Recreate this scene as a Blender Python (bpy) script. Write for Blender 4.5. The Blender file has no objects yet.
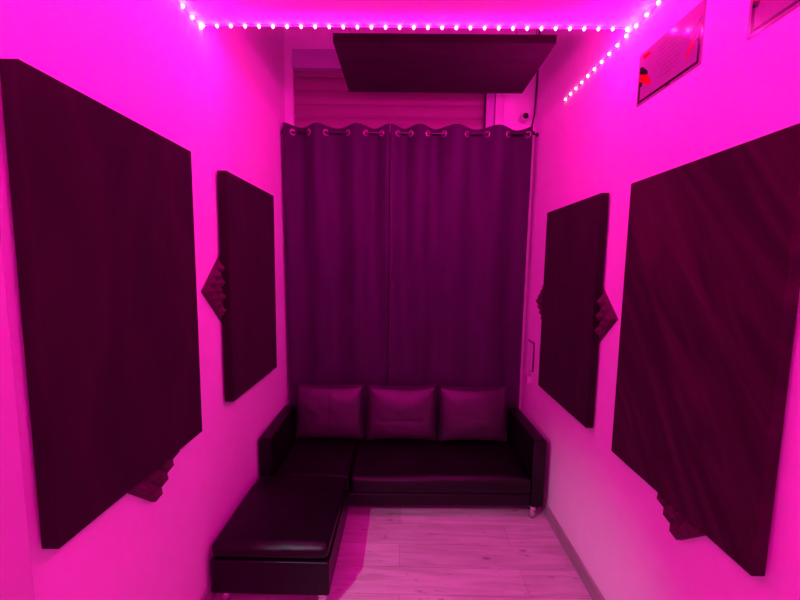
import bpy, bmesh, math, random
from mathutils import Vector, Matrix, noise
random.seed(7)
scn = bpy.context.scene
col = scn.collection
PI = math.pi

# ------------------------------------------------------------------ materials
def new_mat(name):
    m = bpy.data.materials.new(name); m.use_nodes = True
    nt = m.node_tree
    b = nt.nodes['Principled BSDF']
    return m, nt, b

def N(nt, kind, **kw):
    n = nt.nodes.new(kind)
    for k, v in kw.items():
        if k in n.inputs: n.inputs[k].default_value = v
        else: setattr(n, k, v)
    return n

def coords(nt, scale=(1, 1, 1)):
    tc = N(nt, 'ShaderNodeTexCoord'); mp = N(nt, 'ShaderNodeMapping')
    mp.inputs['Scale'].default_value = scale
    nt.links.new(tc.outputs['Object'], mp.inputs['Vector'])
    return mp.outputs['Vector']

def ramp(nt, fac, c0, c1, p0=0.3, p1=0.7):
    r = N(nt, 'ShaderNodeValToRGB')
    r.color_ramp.elements[0].position = p0; r.color_ramp.elements[1].position = p1
    r.color_ramp.elements[0].color = (*c0, 1); r.color_ramp.elements[1].color = (*c1, 1)
    nt.links.new(fac, r.inputs['Fac'])
    return r.outputs['Color']

def bump(nt, b, height, strength, dist=0.01):
    bp = N(nt, 'ShaderNodeBump'); bp.inputs['Strength'].default_value = strength; bp.inputs['Distance'].default_value = dist
    nt.links.new(height, bp.inputs['Height']); nt.links.new(bp.outputs['Normal'], b.inputs['Normal'])

def mat_noise(name, c0, c1, rough, scale=(8, 8, 8), nscale=4.0, detail=4.0, bstr=0.0, bdist=0.005, metal=0.0, coat=0.0, sheen=0.0, spec=0.5, p0=.3, p1=.7):
    m, nt, b = new_mat(name)
    v = coords(nt, scale)
    nz = N(nt, 'ShaderNodeTexNoise'); nz.inputs['Scale'].default_value = nscale; nz.inputs['Detail'].default_value = detail
    nt.links.new(v, nz.inputs['Vector'])
    nt.links.new(ramp(nt, nz.outputs['Fac'], c0, c1, p0, p1), b.inputs['Base Color'])
    b.inputs['Roughness'].default_value = rough; b.inputs['Metallic'].default_value = metal
    b.inputs['Coat Weight'].default_value = coat; b.inputs['Specular IOR Level'].default_value = spec
    if sheen:
        b.inputs['Sheen Weight'].default_value = sheen; b.inputs['Sheen Roughness'].default_value = .45
    if bstr: bump(nt, b, nz.outputs['Fac'], bstr, bdist)
    return m

M = {}
M['plaster'] = mat_noise('plaster', (.85, .85, .85), (.88, .88, .88), .75, (3, 3, 3), 5, 5, .06, .004)
M['ceiling'] = mat_noise('ceiling paint', (.85, .85, .85), (.88, .88, .88), .8, (3, 3, 3), 5, 5, .04, .004)
M['trim'] = mat_noise('painted trim', (.60, .60, .60), (.66, .66, .66), .5, (1, 1, .2), 9, 3, .02)
M['skirting'] = mat_noise('grey oak skirting', (.30, .29, .27), (.40, .38, .36), .5, (8, 1, 8), 6, 4, .03)
M['plastic'] = mat_noise('white plastic', (.70, .70, .70), (.74, .74, .74), .4, (2, 2, 2), 6)
M['slat'] = mat_noise('shutter slats', (.26, .17, .20), (.30, .20, .23), .5, (.4, 8, 8), 4)
M['graphite'] = mat_noise('graphite plastic', (.08, .07, .08), (.11, .10, .11), .5, (5, 5, 5), 4)
M['rod'] = mat_noise('dark steel', (.16, .15, .16), (.22, .21, .22), .28, (30, 1, 1), 4, metal=1)
M['box'] = mat_noise('grey shutter housing', (.48, .47, .54), (.53, .52, .60), .45, (2, 2, 2), 6)
M['dark'] = mat_noise('dark plastic', (.018, .017, .018), (.026, .024, .026), .4, (5, 5, 5), 4)
M['lens'] = mat_noise('camera lens', (.006, .006, .006), (.01, .01, .01), .08, (5, 5, 5), 4)
M['chrome'] = mat_noise('brushed chrome', (.72, .72, .72), (.82, .82, .82), .16, (1, 1, 30), 8, 2, metal=1)
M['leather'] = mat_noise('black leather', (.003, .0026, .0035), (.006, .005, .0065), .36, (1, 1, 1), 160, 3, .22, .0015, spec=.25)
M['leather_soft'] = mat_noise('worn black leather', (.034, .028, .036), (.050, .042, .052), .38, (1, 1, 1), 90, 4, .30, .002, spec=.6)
M['tape'] = mat_noise('white strip tape', (.55, .54, .54), (.62, .6, .6), .4, (4, 4, 4), 4)
M['gold'] = mat_noise('brass ring', (.62, .58, .54), (.72, .68, .64), .38, (4, 4, 4), 4, metal=1)
M['foam'] = mat_noise('charcoal foam', (.055, .028, .034), (.085, .042, .05), .95, (1, 1, 1), 120, 4, .4, .003)
M['board'] = mat_noise('backing board', (.35, .33, .30), (.42, .40, .37), .7, (2, 2, 2), 8)
M['red'] = mat_noise('red print', (.36, .01, .01), (.40, .012, .012), .25, (3, 3, 3), 4)
M['black_print'] = mat_noise('black print', (.015, .012, .015), (.02, .016, .02), .25, (3, 3, 3), 4)
M['grey_print'] = mat_noise('grey print', (.17, .14, .16), (.20, .17, .18), .25, (3, 3, 3), 4)
M['paper'] = mat_noise('glossy sheet', (.27, .26, .28), (.30, .28, .30), .10, (3, 3, 3), 4)

def velvet(name, c0, c1, stretch, tilt=0):
    # napped velvet with brushed lighter marks
    m, nt, b = new_mat(name)
    v = coords(nt, stretch)
    if tilt:
        rot = N(nt, 'ShaderNodeMapping'); rot.inputs['Rotation'].default_value = (tilt, 0, 0)
        nt.links.new(v.node.inputs['Vector'].links[0].from_socket, rot.inputs['Vector']); nt.links.new(rot.outputs['Vector'], v.node.inputs['Vector'])
    nz = N(nt, 'ShaderNodeTexNoise'); nz.inputs['Scale'].default_value = 2.2; nz.inputs['Detail'].default_value = 5; nz.inputs['Distortion'].default_value = 1.6
    nt.links.new(v, nz.inputs['Vector'])
    nt.links.new(ramp(nt, nz.outputs['Fac'], c0, c1, .38, .72), b.inputs['Base Color'])
    b.inputs['Roughness'].default_value = .92; b.inputs['Specular IOR Level'].default_value = .15
    b.inputs['Sheen Weight'].default_value = .06; b.inputs['Sheen Roughness'].default_value = .5
    f = N(nt, 'ShaderNodeTexNoise'); f.inputs['Scale'].default_value = 220
    nt.links.new(coords(nt), f.inputs['Vector'])
    bump(nt, b, f.outputs['Fac'], .25, .002)
    return m
M['velvet'] = velvet('dark velvet', (.013, .006, .009), (.024, .010, .014), (1, 2.2, .6))
M['velvet_brushed'] = velvet('brushed dark velvet', (.017, .007, .010), (.050, .017, .026), (1, 3.6, .55), .62)

def curtain_mat():
    m, nt, b = new_mat('blackout curtain cloth')
    nz = N(nt, 'ShaderNodeTexNoise'); nz.inputs['Scale'].default_value = 5; nz.inputs['Detail'].default_value = 4
    nt.links.new(coords(nt, (3, 3, .4)), nz.inputs['Vector'])
    nt.links.new(ramp(nt, nz.outputs['Fac'], (.027, .008, .036), (.040, .012, .052)), b.inputs['Base Color'])
    b.inputs['Roughness'].default_value = .6; b.inputs['Specular IOR Level'].default_value = .3
    b.inputs['Sheen Weight'].default_value = .05
    w = N(nt, 'ShaderNodeTexNoise'); w.inputs['Scale'].default_value = 1
    nt.links.new(coords(nt, (300, 300, 300)), w.inputs['Vector'])
    bump(nt, b, w.outputs['Fac'], .12, .001)
    return m
M['curtain'] = curtain_mat()

def floor_mat():
    m, nt, b = new_mat('pale oak laminate')
    v = coords(nt)
    br = N(nt, 'ShaderNodeTexBrick'); br.offset = .37; br.offset_frequency = 2
    br.inputs['Scale'].default_value = 1; br.inputs['Brick Width'].default_value = 1.05; br.inputs['Row Height'].default_value = .165
    br.inputs['Mortar Size'].default_value = .0016; br.inputs['Mortar Smooth'].default_value = .2; br.inputs['Bias'].default_value = 0
    br.inputs['Color1'].default_value = (.54, .53, .53, 1); br.inputs['Color2'].default_value = (.64, .63, .63, 1); br.inputs['Mortar'].default_value = (.34, .31, .28, 1)
    nt.links.new(v, br.inputs['Vector'])
    g = N(nt, 'ShaderNodeTexNoise'); g.inputs['Scale'].default_value = 2; g.inputs['Detail'].default_value = 6; g.inputs['Distortion'].default_value = .6
    nt.links.new(coords(nt, (1.4, 14, 1)), g.inputs['Vector'])
    grain = ramp(nt, g.outputs['Fac'], (.78, .76, .74), (1, 1, 1), .36, .60)
    k = N(nt, 'ShaderNodeTexVoronoi'); k.inputs['Scale'].default_value = 1
    k2 = N(nt, 'ShaderNodeTexNoise'); k2.inputs['Scale'].default_value = 9
    nt.links.new(v, k2.inputs['Vector'])
    mixv = N(nt, 'ShaderNodeMixRGB'); mixv.inputs['Fac'].default_value = .06
    cv = coords(nt, (4.5, 11, 1))
    nt.links.new(cv, mixv.inputs['Color1']); nt.links.new(k2.outputs['Color'], mixv.inputs['Color2'])
    nt.links.new(mixv.outputs['Color'], k.inputs['Vector'])
    knots = ramp(nt, k.outputs['Distance'], (.38, .34, .32), (1, 1, 1), .03, .15)
    m1 = N(nt, 'ShaderNodeMixRGB', blend_type='MULTIPLY'); m1.inputs['Fac'].default_value = 1
    nt.links.new(br.outputs['Color'], m1.inputs['Color1']); nt.links.new(grain, m1.inputs['Color2'])
    m2 = N(nt, 'ShaderNodeMixRGB', blend_type='MULTIPLY'); m2.inputs['Fac'].default_value = .85
    nt.links.new(m1.outputs['Color'], m2.inputs['Color1']); nt.links.new(knots, m2.inputs['Color2'])
    fl = N(nt, 'ShaderNodeTexNoise'); fl.inputs['Scale'].default_value = 1; fl.inputs['Detail'].default_value = 3; fl.inputs['Distortion'].default_value = .8
    nt.links.new(coords(nt, (14, 55, 1)), fl.inputs['Vector'])
    m3 = N(nt, 'ShaderNodeMixRGB', blend_type='MULTIPLY'); m3.inputs['Fac'].default_value = .8
    nt.links.new(m2.outputs['Color'], m3.inputs['Color1']); nt.links.new(ramp(nt, fl.outputs['Fac'], (1, 1, 1), (.50, .46, .44), .64, .74), m3.inputs['Color2'])
    nt.links.new(m3.outputs['Color'], b.inputs['Base Color'])
    b.inputs['Roughness'].default_value = .42; b.inputs['Specular IOR Level'].default_value = .35
    bump(nt, b, br.outputs['Fac'], -.15, .002)
    return m
M['floor'] = floor_mat()

def diode_mat(name, color, strength):
    m, nt, b = new_mat(name)
    nz = N(nt, 'ShaderNodeTexNoise')
    nt.links.new(ramp(nt, nz.outputs['Fac'], (.8, .8, .8), (.85, .85, .85)), b.inputs['Base Color'])
    b.inputs['Emission Color'].default_value = (*color, 1); b.inputs['Emission Strength'].default_value = strength
    return m
M['diode'] = diode_mat('lit diode', (1, .66, 1), 6.5)

# ------------------------------------------------------------------ mesh helpers
def box(bm, x0, x1, y0, y1, z0, z1):
    vs = [bm.verts.new(p) for p in ((x0, y0, z0), (x1, y0, z0), (x1, y1, z0), (x0, y1, z0), (x0, y0, z1), (x1, y0, z1), (x1, y1, z1), (x0, y1, z1))]
    for f in ((3, 2, 1, 0), (4, 5, 6, 7), (0, 1, 5, 4), (1, 2, 6, 5), (2, 3, 7, 6), (3, 0, 4, 7)):
        bm.faces.new([vs[i] for i in f])
    return vs

def cyl(bm, a, b, r, seg=20, r2=None):
    a, b = Vector(a), Vector(b); d = (b - a).normalized()
    u = d.orthogonal().normalized(); w = d.cross(u)
    if r2 is None: r2 = r
    A = [bm.verts.new(a + r * (math.cos(t) * u + math.sin(t) * w)) for t in [2 * PI * i / seg for i in range(seg)]]
    B = [bm.verts.new(b + r2 * (math.cos(t) * u + math.sin(t) * w)) for t in [2 * PI * i / seg for i in range(seg)]]
    for i in range(seg):
        j = (i + 1) % seg
        bm.faces.new((A[i], A[j], B[j], B[i]))
    bm.faces.new(A[::-1]); bm.faces.new(B)

def tube(bm, pts, r, seg=8):
    pts = [Vector(p) for p in pts]; rings = []
    for i, p in enumerate(pts):
        d = (pts[min(i + 1, len(pts) - 1)] - pts[max(i - 1, 0)]).normalized()
        u = d.cross(Vector((.3, .9, .2))).normalized(); w = d.cross(u)
        rings.append([bm.verts.new(p + r * (math.cos(2 * PI * k / seg) * u + math.sin(2 * PI * k / seg) * w)) for k in range(seg)])
    for a, b in zip(rings, rings[1:]):
        for k in range(seg):
            j = (k + 1) % seg
            bm.faces.new((a[k], a[j], b[j], b[k]))
    bm.faces.new(rings[0][::-1]); bm.faces.new(rings[-1])

def torus(bm, c, axis, R, r, n=22, k=8):
    c = Vector(c); axis = Vector(axis).normalized(); u = axis.orthogonal().normalized(); w = axis.cross(u)
    g = []
    for i in range(n):
        a = 2 * PI * i / n; d = math.cos(a) * u + math.sin(a) * w
        g.append([bm.verts.new(c + d * (R + r * math.cos(2 * PI * j / k)) + axis * r * math.sin(2 * PI * j / k)) for j in range(k)])
    for i in range(n):
        for j in range(k):
            bm.faces.new((g[i][j], g[(i + 1) % n][j], g[(i + 1) % n][(j + 1) % k], g[i][(j + 1) % k]))

def obj(name, bm, mat, parent=None, smooth=False, bevel=0, seg=2, loc=None):
    bmesh.ops.recalc_face_normals(bm, faces=bm.faces)
    me = bpy.data.meshes.new(name); bm.to_mesh(me); bm.free()
    o = bpy.data.objects.new(name, me); col.objects.link(o)
    me.materials.append(mat)
    if smooth:
        for p in me.polygons: p.use_smooth = True
    if parent: o.parent = parent
    if loc is not None: o.location = loc
    if bevel:
        md = o.modifiers.new('bevel', 'BEVEL'); md.width = bevel; md.segments = seg; md.limit_method = 'ANGLE'
        for p in me.polygons: p.use_smooth = True
        md.harden_normals = True
    return o

def boxes(name, lst, mat, parent=None, bevel=0, seg=2):
    bm = bmesh.new()
    for b in lst: box(bm, *b)
    return obj(name, bm, mat, parent, bevel=bevel, seg=seg)

def tag(o, label, cat, group=None):
    o['label'] = label; o['category'] = cat
    if group: o['group'] = group
    return o

def thing(name, label, cat, loc=(0, 0, 0), rz=0, group=None):
    o = bpy.data.objects.new(name, None); col.objects.link(o)
    o.location = loc; o.rotation_euler = (0, 0, rz); o.empty_display_size = .05
    return tag(o, label, cat, group)

def struct(name, lst, mat, bevel=0):
    o = boxes(name, lst, mat, bevel=bevel); o['kind'] = 'structure'
    return o

def copy_thing(root, loc=None):
    r = root.copy(); col.objects.link(r)
    if loc is not None: r.location = loc
    for ch in list(root.children):
        c = ch.copy(); col.objects.link(c); c.parent = r
        for g in list(ch.children):
            d = g.copy(); col.objects.link(d); d.parent = c
    return r

# ------------------------------------------------------------------ the room
XL, XR, YB, YF = -.925, .98, 2.84, -1.0      # side walls, back wall, wall behind the camera
ZC, YE, ZT = 2.708, 1.70, 3.85               # low ceiling, its far edge, ceiling over the window bay
D0, D1, DZ = -.20, .72, 2.05                 # door in the left wall, left of the frame

struct('floor', [(XL - .12, XR + .12, YF - .12, YB + .25, -.08, 0)], M['floor'])
struct('wall_left', [(XL - .12, XL, YF, D0, 0, ZT), (XL - .12, XL, D0, D1, DZ, ZT), (XL - .12, XL, D1, YB + .25, 0, ZT)], M['plaster'])
struct('wall_right', [(XR, XR + .12, YF, YB + .25, 0, ZT)], M['plaster'])
W0, W1, WZ0, WZ1 = -.863, .735, .92, 3.255   # window opening
struct('wall_back', [(XL, W0, YB, YB + .25, 0, ZT), (W1, XR, YB, YB + .25, 0, ZT), (W0, W1, YB, YB + .25, 0, WZ0), (W0, W1, YB, YB + .25, WZ1, ZT)], M['plaster'])
struct('wall_rear', [(XL - .12, XR + .12, YF - .12, YF, 0, ZT)], M['plaster'])
struct('ceiling', [(XL, XR, YF, YE, ZC, ZC + .10)], M['ceiling'])
struct('wall_upper', [(XL, XR, YE - .12, YE, ZC + .10, ZT)], M['plaster'])
struct('ceiling_bay', [(XL - .12, XR + .12, YF - .12, YB + .25, ZT, ZT + .1)], M['ceiling'])
struct('door_1', [(XL - .07, XL - .03, D0 + .004, D1 - .004, .008, DZ - .004)], M['trim'], .003)
struct('trim_1', [(XL, XL + .022, D1, D1 + .082, 0, DZ + .08), (XL, XL + .022, D0 - .08, D0, 0, DZ + .08), (XL, XL + .022, D0, D1, DZ, DZ + .08)], M['trim'], .004)
struct('baseboard_right', [(XR - .013, XR, YF, YB, 0, .085)], M['skirting'], .003)
struct('baseboard_left', [(XL, XL + .013, D1 + .082, YB, 0, .085)], M['skirting'], .003)
struct('baseboard_back', [(XL + .013, XR - .013, YB - .013, YB, 0, .085)], M['skirting'], .003)
# window frame seen at the right of the shutter
struct('window_1', [(.672, W1, YB - .012, YB + .10, WZ0, WZ1), (W0, .672, YB + .09, YB + .24, WZ0, WZ1)], M['plastic'], .003)
struct('trim_2', [(W1, .83, YB - .016, YB, WZ0, WZ1 + .05)], M['plaster'], .003)

# ------------------------------------------------------------------ roller shutter
t = thing('roller_shutter', 'closed roller shutter with wide slats showing above the curtain rod', 'shutter', (0, YB, WZ0))
h = WZ1 - WZ0
boxes('shutter_box', [(W0, .668, -.018, .085, 2.195, 2.285), (W0, .668, -.006, .085, 2.285, h)], M['box'], t, .003)
bm = bmesh.new()
prof = []
z = 2.21
pitch = .098
zz = 2.195 + .06
while zz > .0:
    z1 = max(zz - pitch, 0)
    for s in range(9):
        q = s / 8
        prof.append((.052 - .014 * math.sin(PI * min(1, q * 1.02)) ** .7, zz + (z1 - zz) * q * .93))
    prof.append((.060, zz + (z1 - zz) * .955)); prof.append((.060, zz + (z1 - zz) * .985))
    zz -= pitch
rows = []
for (y, z) in prof:
    rows.append((bm.verts.new((W0, y, z)), bm.verts.new((.603, y, z))))
for a, b in zip(rows, rows[1:]): bm.faces.new((a[0], a[1], b[1], b[0]))
o = obj('slat_curtain', bm, M['slat'], t)
md = o.modifiers.new('thick', 'SOLIDIFY'); md.thickness = .006; md.offset = 1
boxes('guide_rail', [(.603, .664, -.012, .085, 0, 2.19)], M['box'], t, .004)
boxes('guide_seal', [(.597, .603, -.004, .085, 0, 2.19)], M['dark'], t)

# ------------------------------------------------------------------ wall and ceiling acoustic panels
def panel_block(bm, x0, x1, y0, y1, z0, z1): box(bm, x0, x1, y0, y1, z0, z1)

def acoustic_panel(label, side, y0, y1, z0, z1, mat):
    # side -1 hangs on the left wall, +1 on the right wall
    w = XL if side < 0 else XR
    cy, cz = (y0 + y1) / 2, z0
    t = thing('acoustic_panel', label, 'acoustic panel', (w, cy, cz), 0, None)
    a, b = (.012, .058) if side < 0 else (-.048, -.010)
    hy, hz = (y1 - y0) / 2, z1 - z0
    bm = bmesh.new()
    box(bm, a, b, -hy, hy, 0, hz)
    # cloth bulges a little in the middle of each face
    bmesh.ops.subdivide_edges(bm, edges=bm.edges[:], cuts=6, use_grid_fill=True)
    for v in bm.verts:
        k = (1 - (v.co.y / hy) ** 2) * (1 - ((v.co.z - hz / 2) / (hz / 2)) ** 2)
        if (side < 0 and v.co.x > b - .001): v.co.x += .003 * k
        if (side > 0 and v.co.x < a + .001): v.co.x -= .003 * k
    obj('fabric_cover', bm, mat, t, bevel=.004, seg=3)
    a2, b2 = (.002, .0125) if side < 0 else (-.0105, -.002)
    boxes('backing_board', [(a2, b2, -hy + .08, hy - .08, .08, hz - .08)], M['board'], t)  # solid board, unseen behind the cover
    return t
acoustic_panel('large dark velvet acoustic panel on the left wall, nearest the camera', -1, .834, 1.487, .917, 2.098, M['velvet'])
acoustic_panel('dark velvet acoustic panel on the left wall, next to the curtain', -1, 1.772, 2.406, .937, 2.097, M['velvet'])
acoustic_panel('large dark velvet acoustic panel with brushed marks on the right wall, nearest the camera', 1, .881, 1.526, .843, 2.001, M['velvet_brushed'])
acoustic_panel('dark velvet acoustic panel on the right wall, next to the curtain', 1, 1.745, 2.394, .845, 2.008, M['velvet'])

t = thing('ceiling_panel', 'dark acoustic panel hung flat overhead above the curtain', 'acoustic panel', (.2023, 2.369, 2.868))
bm = bmesh.new(); box(bm, -.612, .612, -.286, .286, 0, .046)
bmesh.ops.subdivide_edges(bm, edges=bm.edges[:], cuts=5, use_grid_fill=True)
for v in bm.verts:
    if v.co.z < .001: v.co.z -= .004 * (1 - (v.co.x / .603) ** 2) * (1 - (v.co.y / .286) ** 2)
obj('fabric_cover', bm, M['velvet'], t, bevel=.004, seg=3)
for sx in (-.53, .53):
    for sy in (-.2, .2):
        bm = bmesh.new(); cyl(bm, (sx, sy, .046), (sx, sy, ZT - 2.868), .0018, 6)
        obj('hanging_wire', bm, M['dark'], t)

# ------------------------------------------------------------------ foam tiles set as diamonds, partly under the panels
def foam_tile(label, side, cy, cz, keep, low, half=.21, th=.048, pyr=6):
    # keep(y,z): where the cut tile exists; low(y,z): where a panel squeezes it flat
    w = XL if side < 0 else XR
    L = half * math.sqrt(2); sub = 8; n = pyr * sub; c = L / n
    s2 = math.sqrt(.5)
    bm = bmesh.new(); top, bot = {}, {}
    def pos(i, j):
        u, v = -L / 2 + i * c, -L / 2 + j * c
        return (u - v) * s2, (u + v) * s2
    ok = {}
    for i in range(n + 1):
        for j in range(n + 1):
            y, z = pos(i, j)
            if not keep(cy + y, cz + z): continue
            fu = abs((i % sub) - sub / 2) / (sub / 2); fv = abs((j % sub) - sub / 2) / (sub / 2)
            hgt = th - .028 * max(fu, fv)
            if low(cy + y, cz + z): hgt = .008
            top[i, j] = bm.verts.new((-side * hgt, y, z)); bot[i, j] = bm.verts.new((0, y, z))
    q = [(0, 0), (1, 0), (1, 1), (0, 1)]
    for i in range(n):
        for j in range(n):
            ks = [(i + a, j + b) for a, b in q]
            if all(k in top for k in ks):
                bm.faces.new([top[k] for k in ks]); bm.faces.new([bot[k] for k in reversed(ks)])
                ok[i, j] = 1
    for (i, j) in ok:
        for (di, dj, a, b) in ((-1, 0, (0, 0), (0, 1)), (1, 0, (1, 1), (1, 0)), (0, -1, (1, 0), (0, 0)), (0, 1, (0, 1), (1, 1))):
            if (i + di, j + dj) not in ok:
                ka, kb = (i + a[0], j + a[1]), (i + b[0], j + b[1])
                bm.faces.new((top[ka], top[kb], bot[kb], bot[ka]))
    bmesh.ops.delete(bm, geom=[v for v in bm.verts if not v.link_faces], context='VERTS')
    o = obj('foam_tile', bm, M['foam'], loc=(w, cy, cz))
    return tag(o, label, 'acoustic foam', None)
foam_tile('dark pyramid foam tile beside the smaller panel on the left wall', -1, 1.825, 1.519, lambda y, z: y < 1.83, lambda y, z: y > 1.758)
foam_tile('dark pyramid foam tile showing under the nearest panel on the left wall', -1, 1.235, .975, lambda y, z: z < .985, lambda y, z: z > .906)
foam_tile('dark pyramid foam tile on the near side of the smaller right wall panel', 1, 1.832, 1.42, lambda y, z: y < 1.815, lambda y, z: y > 1.732)
foam_tile('dark pyramid foam tile on the curtain side of the smaller right wall panel', 1, 2.345, 1.415, lambda y, z: y > 2.325, lambda y, z: y < 2.407)
foam_tile('dark pyramid foam tile showing under the nearest panel on the right wall', 1, 1.165, .925, lambda y, z: z < .91, lambda y, z: z > .832)

# ------------------------------------------------------------------ curtain rod
RY, RZ = 2.735, 2.619
t = thing('curtain_rod', 'thin dark curtain rod across the window under the shutter', 'curtain rod', (0, RY, RZ))
bm = bmesh.new(); cyl(bm, (-.904, 0, 0), (.955, 0, .004), .0065, 14); obj('rod', bm, M['rod'], t, True)
for s, x in ((-1, -.904), (1, .955)):
    bm = bmesh.new(); cyl(bm, (x, 0, 0), (x + s * .006, 0, 0), .012, 14); cyl(bm, (x + s * .006, 0, 0), (x + s * .017, 0, 0), .016, 14, .006)
    obj('finial', bm, M['dark'], t, True)
for x in (-.909, .938):
    bm = bmesh.new(); tube(bm, [(x, YB - RY, .03), (x, .02, .03), (x, 0, .02), (x, -.004, .0)], .006)
    box(bm, x - .012, x + .012, YB - RY - .008, YB - RY - .0003, .0, .06)
    obj('bracket', bm, M['dark'], t)

# ------------------------------------------------------------------ curtains
def smooth(a, b, x):
    q = max(0, min(1, (x - a) / (b - a))); return q * q * (3 - 2 * q)

def curtain(label, x0, x1, xb0, xb1, groms, first_forward, z_bot):
    t = thing('grommet_curtain', label, 'curtain', ((x0 + x1) / 2, RY, 0))
    ox = (x0 + x1) / 2
    knots = [x0 - .5 * (groms[1] - groms[0]) if groms[0] - x0 > .04 else x0 - .03] + list(groms) + [x1 + .05]
    def wave(x):
        for i in range(len(knots) - 1):
            if knots[i] <= x <= knots[i + 1]:
                q = (x - knots[i]) / (knots[i + 1] - knots[i])
                fwd = (i % 2 == 0) == first_forward
                return (-1 if fwd else 1) * math.sin(PI * q), (knots[i + 1] - knots[i])
        return 0, .1
    nx = 260
    zs = [2.668 - .1 * i / 20 for i in range(21)]
    zs += [2.568 - (2.568 - z_bot) * (i / 46) for i in range(1, 47)]
    bm = bmesh.new(); g = []
    for z in zs:
        dn = (2.668 - z) / (2.668 - z_bot)
        row = []
        for i in range(nx + 1):
            s = i / nx; x = x0 + (x1 - x0) * s
            wv, wd = wave(x)
            amp = min(.036, .30 * wd) * (1 - .45 * smooth(0, .35, dn))
            low = .010 * math.sin(x * 19 + 2.0 * math.sin(x * 5)) * smooth(.1, .7, dn)
            y = amp * wv * (1 - .4 * smooth(.2, .9, dn)) + low + .034 * smooth(.05, .75, dn)
            y += .004 * noise.noise(Vector((x * 4, z * 2.5, 3))) * smooth(.05, .3, dn)
            xx = x + (xb0 - x0 + (xb1 - xb0 - x1 + x0) * s) * dn
            zt = z + (.006 * -wv if z > 2.643 else 0) + (.004 * noise.noise(Vector((x * 9, 1, 1))) if z > 2.643 else 0)
            row.append(bm.verts.new((xx - ox, min(y, .096), zt)))
        g.append(row)
    for a in range(len(zs) - 1):
        for i in range(nx):
            c = (g[a][i].co + g[a + 1][i + 1].co) / 2
            if any((c.x + ox - gx) ** 2 / .70 + (c.z - RZ) ** 2 < .0195 ** 2 for gx in groms): continue
            bm.faces.new((g[a][i], g[a][i + 1], g[a + 1][i + 1], g[a + 1][i]))
    bmesh.ops.delete(bm, geom=[v for v in bm.verts if not v.link_faces], context='VERTS')
    o = obj('cloth', bm, M['curtain'], t, True)
    md = o.modifiers.new('thick', 'SOLIDIFY'); md.thickness = .0022; md.offset = 0
    for gx in groms:
        e = .004
        sl = (wave(gx + e)[0] * min(.036, .3 * wave(gx + e)[1]) - wave(gx - e)[0] * min(.036, .3 * wave(gx - e)[1])) / (2 * e)
        sl = math.copysign(max(.85, min(1.2, abs(sl))), sl)
        bm = bmesh.new(); torus(bm, (0, 0, 0), (-sl, 1, 0), .0205, .0042)
        obj('grommet', bm, M['gold'], t, True, loc=(gx - ox, 0, RZ))
    return t
curtain('left half of the dark purple grommet curtain, on the left wall side', -.899, -.118, -.893, -.122, [-.836, -.717, -.591, -.428, -.295, -.177], True, .10)
curtain('right half of the dark purple grommet curtain, on the right wall side', -.112, .922, -.116, .935, [-.059, .037, .162, .280, .449, .596, .750, .896], True, .10)

# ------------------------------------------------------------------ sofa
SR = math.radians(1.2)
def rounded(bm, x0, x1, y0, y1, z0, z1, nx, ny, nz, f):
    # a gridded block whose vertices f() then shapes
    vs = box(bm, 0, 1, 0, 1, 0, 1)
    bmesh.ops.delete(bm, geom=bm.verts[:], context='VERTS')
    def face(fn, na, nb):
        g = [[bm.verts.new(fn(i / na, j / nb)) for j in range(nb + 1)] for i in range(na + 1)]
        for i in range(na):
            for j in range(nb):
                bm.faces.new((g[i][j], g[i + 1][j], g[i + 1][j + 1], g[i][j + 1]))
    for k in (0, 1):
        face(lambda a, b: (a, b, k), nx, ny); face(lambda a, b: (a, k, b), nx, nz); face(lambda a, b: (k, a, b), ny, nz)
    bmesh.ops.remove_doubles(bm, verts=bm.verts[:], dist=1e-5)
    for v in bm.verts:
        u = v.co.copy()
        v.co = f(u, Vector((x0 + (x1 - x0) * u.x, y0 + (y1 - y0) * u.y, z0 + (z1 - z0) * u.z)))

def cushion_block(name, parent, x0, x1, y0, y1, z0, z1, mat, crown=.015, rad=.022, sag=0, wr=.002, seed=1):
    bm = bmesh.new()
    def f(u, p):
        # round the edges by pulling towards an inset box
        q = Vector((min(max(p.x, x0 + rad), x1 - rad), min(max(p.y, y0 + rad), y1 - rad), min(max(p.z, z0 + rad), z1 - rad)))
        d = p - q
        if d.length > 1e-6:
            m = max(abs(d.x), abs(d.y), abs(d.z)); d = d.normalized() * m
            p = q + d
        cx = 4 * u.x * (1 - u.x); cy = 4 * u.y * (1 - u.y)
        if u.z > .5: p.z += crown * (cx ** .5) * (cy ** .5) - sag * max(0, math.sin(u.x * 7.0)) * (1 - u.y) ** 2
        if u.y < .2: p.y -= .006 * cx ** .5 * math.sin(PI * u.z)
        nz = noise.noise_vector(p * 14 + Vector((seed, 0, 0))) * wr + noise.noise_vector(p * 5 + Vector((seed, 3, 0))) * wr
        return p + nz
    rounded(bm, x0, x1, y0, y1, z0, z1, max(10, int((x1 - x0) / .018)), max(10, int((y1 - y0) / .018)), 8, f)
    return obj(name, bm, mat, parent, True)

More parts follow.
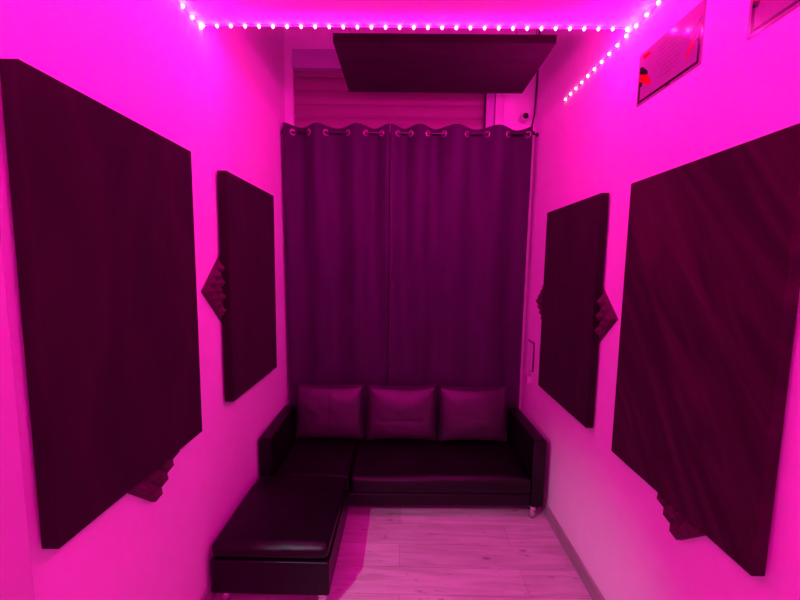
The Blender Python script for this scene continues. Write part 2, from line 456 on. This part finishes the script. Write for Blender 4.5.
t = thing('sofa', 'low black leather sofa with square arms in front of the curtain', 'sofa', (.014, 2.182, 0), SR)
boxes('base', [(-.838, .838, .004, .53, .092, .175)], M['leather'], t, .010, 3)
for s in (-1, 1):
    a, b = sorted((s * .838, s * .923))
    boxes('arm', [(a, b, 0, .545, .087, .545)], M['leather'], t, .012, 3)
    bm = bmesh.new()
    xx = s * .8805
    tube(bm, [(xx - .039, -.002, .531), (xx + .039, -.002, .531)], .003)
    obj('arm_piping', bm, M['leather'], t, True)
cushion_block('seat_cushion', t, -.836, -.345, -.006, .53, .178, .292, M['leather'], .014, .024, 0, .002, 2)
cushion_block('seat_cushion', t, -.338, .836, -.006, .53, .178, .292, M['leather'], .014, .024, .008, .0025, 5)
bm = bmesh.new()
for (sx, sy) in ((.862, .035), (-.862, .035), (.862, .49), (-.862, .49)):
    bm = bmesh.new(); cyl(bm, (sx, sy, 0), (sx, sy, .090), .0200, 20, .0220); cyl(bm, (sx, sy, .078), (sx, sy, .091), .027, 20)
    obj('leg', bm, M['chrome'], t, True)

# ------------------------------------------------------------------ loose back cushions
def back_cushion(label, x0, x1, yb, zb, seam, seed, lean, gp):
    w, hh, d = (x1 - x0) / 2, .412 / 2, .074
    t = thing('back_cushion', label, 'cushion', ((x0 + x1) / 2, yb, zb), SR, gp)
    bm = bmesh.new(); n, m_ = 40, 30
    grids = []
    for s in (-1, 1):
        g = []
        for i in range(n + 1):
            row = []
            for j in range(m_ + 1):
                a, b = -1 + 2 * i / n, -1 + 2 * j / m_
                e = (max(0, 1 - abs(a) ** 3.2) * max(0, 1 - abs(b) ** 3.0)) ** .5
                th = d * e
                x = w * a * (1 - .045 * (1 - abs(b) ** 2) * abs(a)); z = hh * b * (1 - .055 * (1 - a * a) * abs(b))
                cr = 0
                if seam == 'vertical': cr = math.exp(-((a + .02) / .035) ** 2) * .006
                if seam == 'horizontal': cr = math.exp(-((b + .18) / .04) ** 2) * .006
                if seam == 'diagonal': cr = math.exp(-((b + .05 + .10 * a) / .05) ** 2) * .004
                p = Vector((x, 0, z))
                wr = .007 * noise.noise(Vector((x * 7, z * 9, seed))) + .004 * noise.noise(Vector((x * 18 + z * 9, z * 14, seed + 4)))
                y = s * th
                if s < 0: y += (cr + wr) * e
                # leans back a little against the curtain
                row.append(bm.verts.new((x, y + lean * (z + hh), z + hh)))
            g.append(row)
        grids.append(g)
    for s, g in enumerate(grids):
        for i in range(n):
            for j in range(m_):
                bm.faces.new((g[i][j], g[i + 1][j], g[i + 1][j + 1], g[i][j + 1]))
    bmesh.ops.remove_doubles(bm, verts=bm.verts[:], dist=2e-4)
    obj('cover', bm, M['leather_soft'], t, True)
    # piping round the edge
    pts = []
    for a, b in [(-1 + 2 * i / 20, -1) for i in range(20)] + [(1, -1 + 2 * i / 16) for i in range(16)] + [(1 - 2 * i / 20, 1) for i in range(20)] + [(-1, 1 - 2 * i / 16) for i in range(17)]:
        x = w * a * (1 - .045 * (1 - abs(b) ** 2) * abs(a)); z = hh * b * (1 - .055 * (1 - a * a) * abs(b))
        pts.append((x, lean * (z + hh), z + hh))
    bm = bmesh.new(); tube(bm, pts, .0035, 6); obj('piping', bm, M['leather_soft'], t, True)
    return t
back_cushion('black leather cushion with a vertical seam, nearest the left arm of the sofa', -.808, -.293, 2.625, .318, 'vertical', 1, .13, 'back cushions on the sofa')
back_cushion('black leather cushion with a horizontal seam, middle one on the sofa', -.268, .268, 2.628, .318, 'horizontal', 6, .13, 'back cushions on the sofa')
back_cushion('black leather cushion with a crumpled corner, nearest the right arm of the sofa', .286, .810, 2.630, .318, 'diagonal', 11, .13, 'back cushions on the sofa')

# ------------------------------------------------------------------ chaise
t = thing('ottoman', 'black leather chaise ottoman with padded lid in front of the sofa', 'ottoman', (-.615, 1.55, 0))
boxes('box', [(-.283, .283, 0, .585, .078, .250)], M['leather'], t, .010, 3)
cushion_block('lid', t, -.281, .279, .004, .585, .256, .325, M['leather'], .018, .026, 0, .002, 9)
for (sx, sy) in ((-.235, .05), (.245, .035), (-.235, .53), (.245, .53)):
    bm = bmesh.new(); cyl(bm, (sx, sy, 0), (sx, sy, .070), .0195, 20, .0215); cyl(bm, (sx, sy, .060), (sx, sy, .079), .027, 20)
    obj('leg', bm, M['chrome'], t, True)

# ------------------------------------------------------------------ light strips
LED_COLOR = (1.0, 0.0, .43)
def led_strip(label, a, b, n, out, wide, power, color, domed=False):
    # a..b: line of diodes; out: direction the tape faces; wide: direction across the tape
    a, b, out, wide = Vector(a), Vector(b), Vector(out), Vector(wide)
    t = thing('light_strip', label, 'light strip', a, 0, 'magenta light strips')
    d = (b - a)
    e = d.normalized() * .02
    bm = bmesh.new(); vs = []
    for o_ in (0, .0012):
        for s in (-1, 1):
            for q in (-e, d + e): vs.append(bm.verts.new(q + wide * s * .0045 + out * o_))
    for f in ((0, 1, 3, 2), (4, 5, 7, 6), (0, 1, 5, 4), (2, 3, 7, 6), (0, 2, 6, 4), (1, 3, 7, 5)): bm.faces.new([vs[i] for i in f])
    obj('tape', bm, M['tape'], t)
    bm = bmesh.new(); bmesh.ops.create_uvsphere(bm, u_segments=10, v_segments=6, radius=.0062)
    first = None
    for i in range(n):
        p = d * (i / (n - 1)) + out * .005
        if first is None:
            dd = obj('diode', bm, M['diode'], t, True, loc=p); first = dd
        else:
            dd = first.copy(); col.objects.link(dd); dd.parent = t; dd.location = p
        key = 'domed diode glow' if domed else 'flat diode glow'
        L = bpy.data.lights.get(key) or bpy.data.lights.new(key, 'POINT' if domed else 'AREA')
        L.energy = power; L.color = color
        if domed: L.shadow_soft_size = .006
        else: L.shape = 'DISK'; L.size = .010
        lo = bpy.data.objects.new('diode_glow', L); col.objects.link(lo); lo.location = a + p + out * .008; lo.rotation_euler = out.to_track_quat('-Z', 'Y').to_euler()
    return t
PW = 0.83
led_strip('magenta light strip along the top of the left wall', (XL + .001, YE - .01, 2.692), (XL + .001, YE - .01 - 38 * .066, 2.692), 39, (1, 0, 0), (0, 0, 1), PW, LED_COLOR)
led_strip('magenta light strip running across the room along the ceiling edge', (XL + .012, YE - .006, ZC - .002), (XR - .012, YE - .006, ZC - .002), 31, (0, 0, -1), (0, 1, 0), PW * .95, LED_COLOR, True)
led_strip('magenta light strip along the top of the right wall, ending past the signs', (XR - .001, 2.31, 2.680), (XR - .001, 2.31 - 48 * .067, 2.690), 49, (-1, 0, 0), (0, 0, 1), PW, LED_COLOR)

led_strip('added magenta light strip, unseen, along the top of the wall behind the camera', (XL + .04, YF + .001, 2.69), (XR - .04, YF + .001, 2.69), 28, (0, 1, 0), (0, 0, 1), PW, LED_COLOR)  # unseen strip added to brighten the lower walls and even out the light

# ------------------------------------------------------------------ signs on the right wall
def poly(bm, pts, x0, x1):
    A = [bm.verts.new((x0, -u, v)) for u, v in pts]; B = [bm.verts.new((x1, -u, v)) for u, v in pts]
    bm.faces.new(A); bm.faces.new(B[::-1])
    for i in range(len(pts)):
        j = (i + 1) % len(pts); bm.faces.new((A[i], A[j], B[j], B[i]))
def printed(name, polys, mat, parent):
    bm = bmesh.new()
    for p in polys: poly(bm, p, -.0034, -.0030)
    return obj(name, bm, mat, parent)
def sign(label, y, z):
    t = thing('sign', label, 'sign', (XR, y, z), 0, None)
    W, H = .330, .206
    bm = bmesh.new(); poly(bm, [(0, 0), (W, 0), (W, H), (0, H)], -.003, 0); obj('sheet', bm, M['paper'], t)
    b, k = .008, .010
    printed('border', [[(b, b), (W - b, b), (W - b, b + k), (b, b + k)], [(b, b + k), (b + k, b + k), (b + k, .085), (b, .085)],
                       [(W - b - k, b + k), (W - b, b + k), (W - b, .085), (W - b - k, .085)], [(.165, .004), (.195, .004), (.188, b), (.172, b)]], M['black_print'], t)
    printed('black_ribbon', [[(b, .155), (.026, .150), (.058, .118), (.058, .104), (b, .128)], [(b, .098), (.030, .085), (.026, .070), (b, .080)]], M['black_print'], t)
    printed('black_ribbon', [[(.272, .128), (.322, .158), (.322, .146), (.280, .104)], [(.300, .095), (.322, .112), (.322, .086), (.312, .080)]], M['black_print'], t)
    printed('red_ribbon', [[(b, .128), (.058, .104), (.082, .072), (.080, .052), (.030, .085), (b, .098)]], M['red'], t)
    printed('red_mark', [[(.020, .195), (.060, .192), (.072, .178), (.030, .174)]], M['red'], t)
    printed('red_ribbon', [[(.322, .146), (.322, .112), (.300, .095), (.268, .050), (.262, .062), (.280, .104)]], M['red'], t)
    lines = []
    rnd = random.Random(3)
    for r in range(8):
        v = .172 - r * .0165; u = .115 + rnd.uniform(-.008, .02); e = .235 + rnd.uniform(-.03, .012)
        lines.append([(u, v), (e, v), (e, v + .0022), (u, v + .0022)])
    printed('text_lines', lines, M['grey_print'], t)
    return t
sign('glossy notice with red and black ribbon corners, whole one high on the right wall', 1.601, 2.333)
sign('glossy notice cut by the top right corner of the photo, nearer the camera', 1.107, 2.311)

# ------------------------------------------------------------------ small fittings by the curtain
t = thing('security_camera', 'small white security camera with black lens beside the shutter', 'camera', (.889, YB, 2.772))
bm = bmesh.new(); cyl(bm, (0, 0, 0), (0, -.012, 0), .036, 24); obj('base', bm, M['plastic'], t, True)
bm = bmesh.new(); bmesh.ops.create_uvsphere(bm, u_segments=20, v_segments=14, radius=.030)
for v in bm.verts: v.co.y -= .034
obj('housing', bm, M['plastic'], t, True)
bm = bmesh.new(); cyl(bm, (0, -.055, -.001), (-.002, -.068, -.003), .021, 20, .018); obj('lens', bm, M['lens'], t, True)
bm = bmesh.new(); tube(bm, [(-.030, -.006, -.010), (-.045, -.006, -.020), (-.062, -.006, -.028), (-.072, -.006, -.055), (-.074, -.006, -.09)], .003)
obj('lead', bm, M['plastic'], t, True)

bm = bmesh.new()
tube(bm, [(.973, 2.826, 3.80), (.973, 2.826, 3.50), (.972, 2.825, 3.30), (.974, 2.824, 3.15), (.973, 2.824, 3.02), (.970, 2.824, 2.90), (.966, 2.826, 2.80), (.955, 2.828, 2.73), (.945, 2.828, 2.69)], .0055)
tag(obj('hanging_cord', bm, M['dark'], None, True), 'dark cord hanging down the back right corner to the curtain rod', 'cord')

t = thing('wall_box', 'pale ribbed box on the right wall between curtain and panel', 'electrical box', (XR, 2.672, .872))
boxes('box_cover', [(-.010, 0, -.062, .062, 0, .222)], M['graphite'], t, .003)
for k in (-.038, 0, .038):
    boxes('rib', [(-.020, -.010, k - .0145, k + .0145, .008, .214)], M['plastic'], t, .002)
t = thing('power_plug', 'small plug with short lead under the pale ribbed wall box', 'plug', (XR, 2.672, .742))
boxes('plug_body', [(-.030, 0, -.022, .022, .030, .088)], M['trim'], t, .005)
bm = bmesh.new(); tube(bm, [(-.015, 0, .088), (-.018, .004, .105), (-.014, .002, .118), (-.010, .0, .130)], .005); obj('lead', bm, M['trim'], t, True)
bm = bmesh.new(); tube(bm, [(-.015, .0, .032), (-.016, .006, .012), (-.010, .016, .004), (-.006, .026, .018)], .004); obj('cord_end', bm, M['trim'], t, True)

# ------------------------------------------------------------------ small cool spotlight by the door, shining down across the floor
LP = Vector((-.880, .690, 1.500)); LD = (Vector((.30, 1.60, 0)) - LP).normalized()
L = bpy.data.lights.new('door spotlight', 'SPOT'); L.energy = 32; L.color = (.66, .80, 1.0)
L.spot_size = math.radians(56); L.spot_blend = .8; L.shadow_soft_size = .018
lo = bpy.data.objects.new('door_spotlight', L); col.objects.link(lo); lo.location = LP
lo.rotation_euler = LD.to_track_quat('-Z', 'Y').to_euler()
t = thing('wall_spotlight', 'small dark spotlight on the door casing, just outside the photo', 'lamp', (XL + .024, .66, 1.58))
q = LP - Vector((XL + .024, .66, 1.58))
bm = bmesh.new(); cyl(bm, q - LD * .024, q - LD * .09, .026, 20, .020); obj('housing', bm, M['dark'], t, True)
bm = bmesh.new(); cyl(bm, (-.001, -.02, .03), (.008, -.02, .03), .03, 20); tube(bm, [(.006, -.02, .03), q - LD * .06], .006); obj('mount', bm, M['dark'], t, True)

# ------------------------------------------------------------------ world, camera, view
w = bpy.data.worlds.new('world'); scn.world = w; w.use_nodes = True
w.node_tree.nodes['Background'].inputs['Color'].default_value = (0, 0, 0, 1)
cam = bpy.data.cameras.new('camera'); cam.sensor_width = 36; cam.lens = 36 * 357.1 / 800; cam.clip_start = .02
co = bpy.data.objects.new('camera', cam); col.objects.link(co); scn.camera = co
pi_, ya_, ro_ = -.0963, .0096, .0144
co.location = (0, 0, 1.65)
co.rotation_mode = 'XYZ'
R = Matrix.Rotation(ya_, 3, 'Z') @ Matrix.Rotation(pi_, 3, 'X') @ Matrix.Rotation(PI / 2, 3, 'X') @ Matrix.Rotation(ro_, 3, 'Z')
co.rotation_euler = R.to_euler('XYZ')

vs = scn.view_settings
scn.display_settings.display_device = 'sRGB'
vs.view_transform = 'Standard'; vs.look = 'None'; vs.gamma = 1; vs.use_curve_mapping = False
vs.exposure = 0
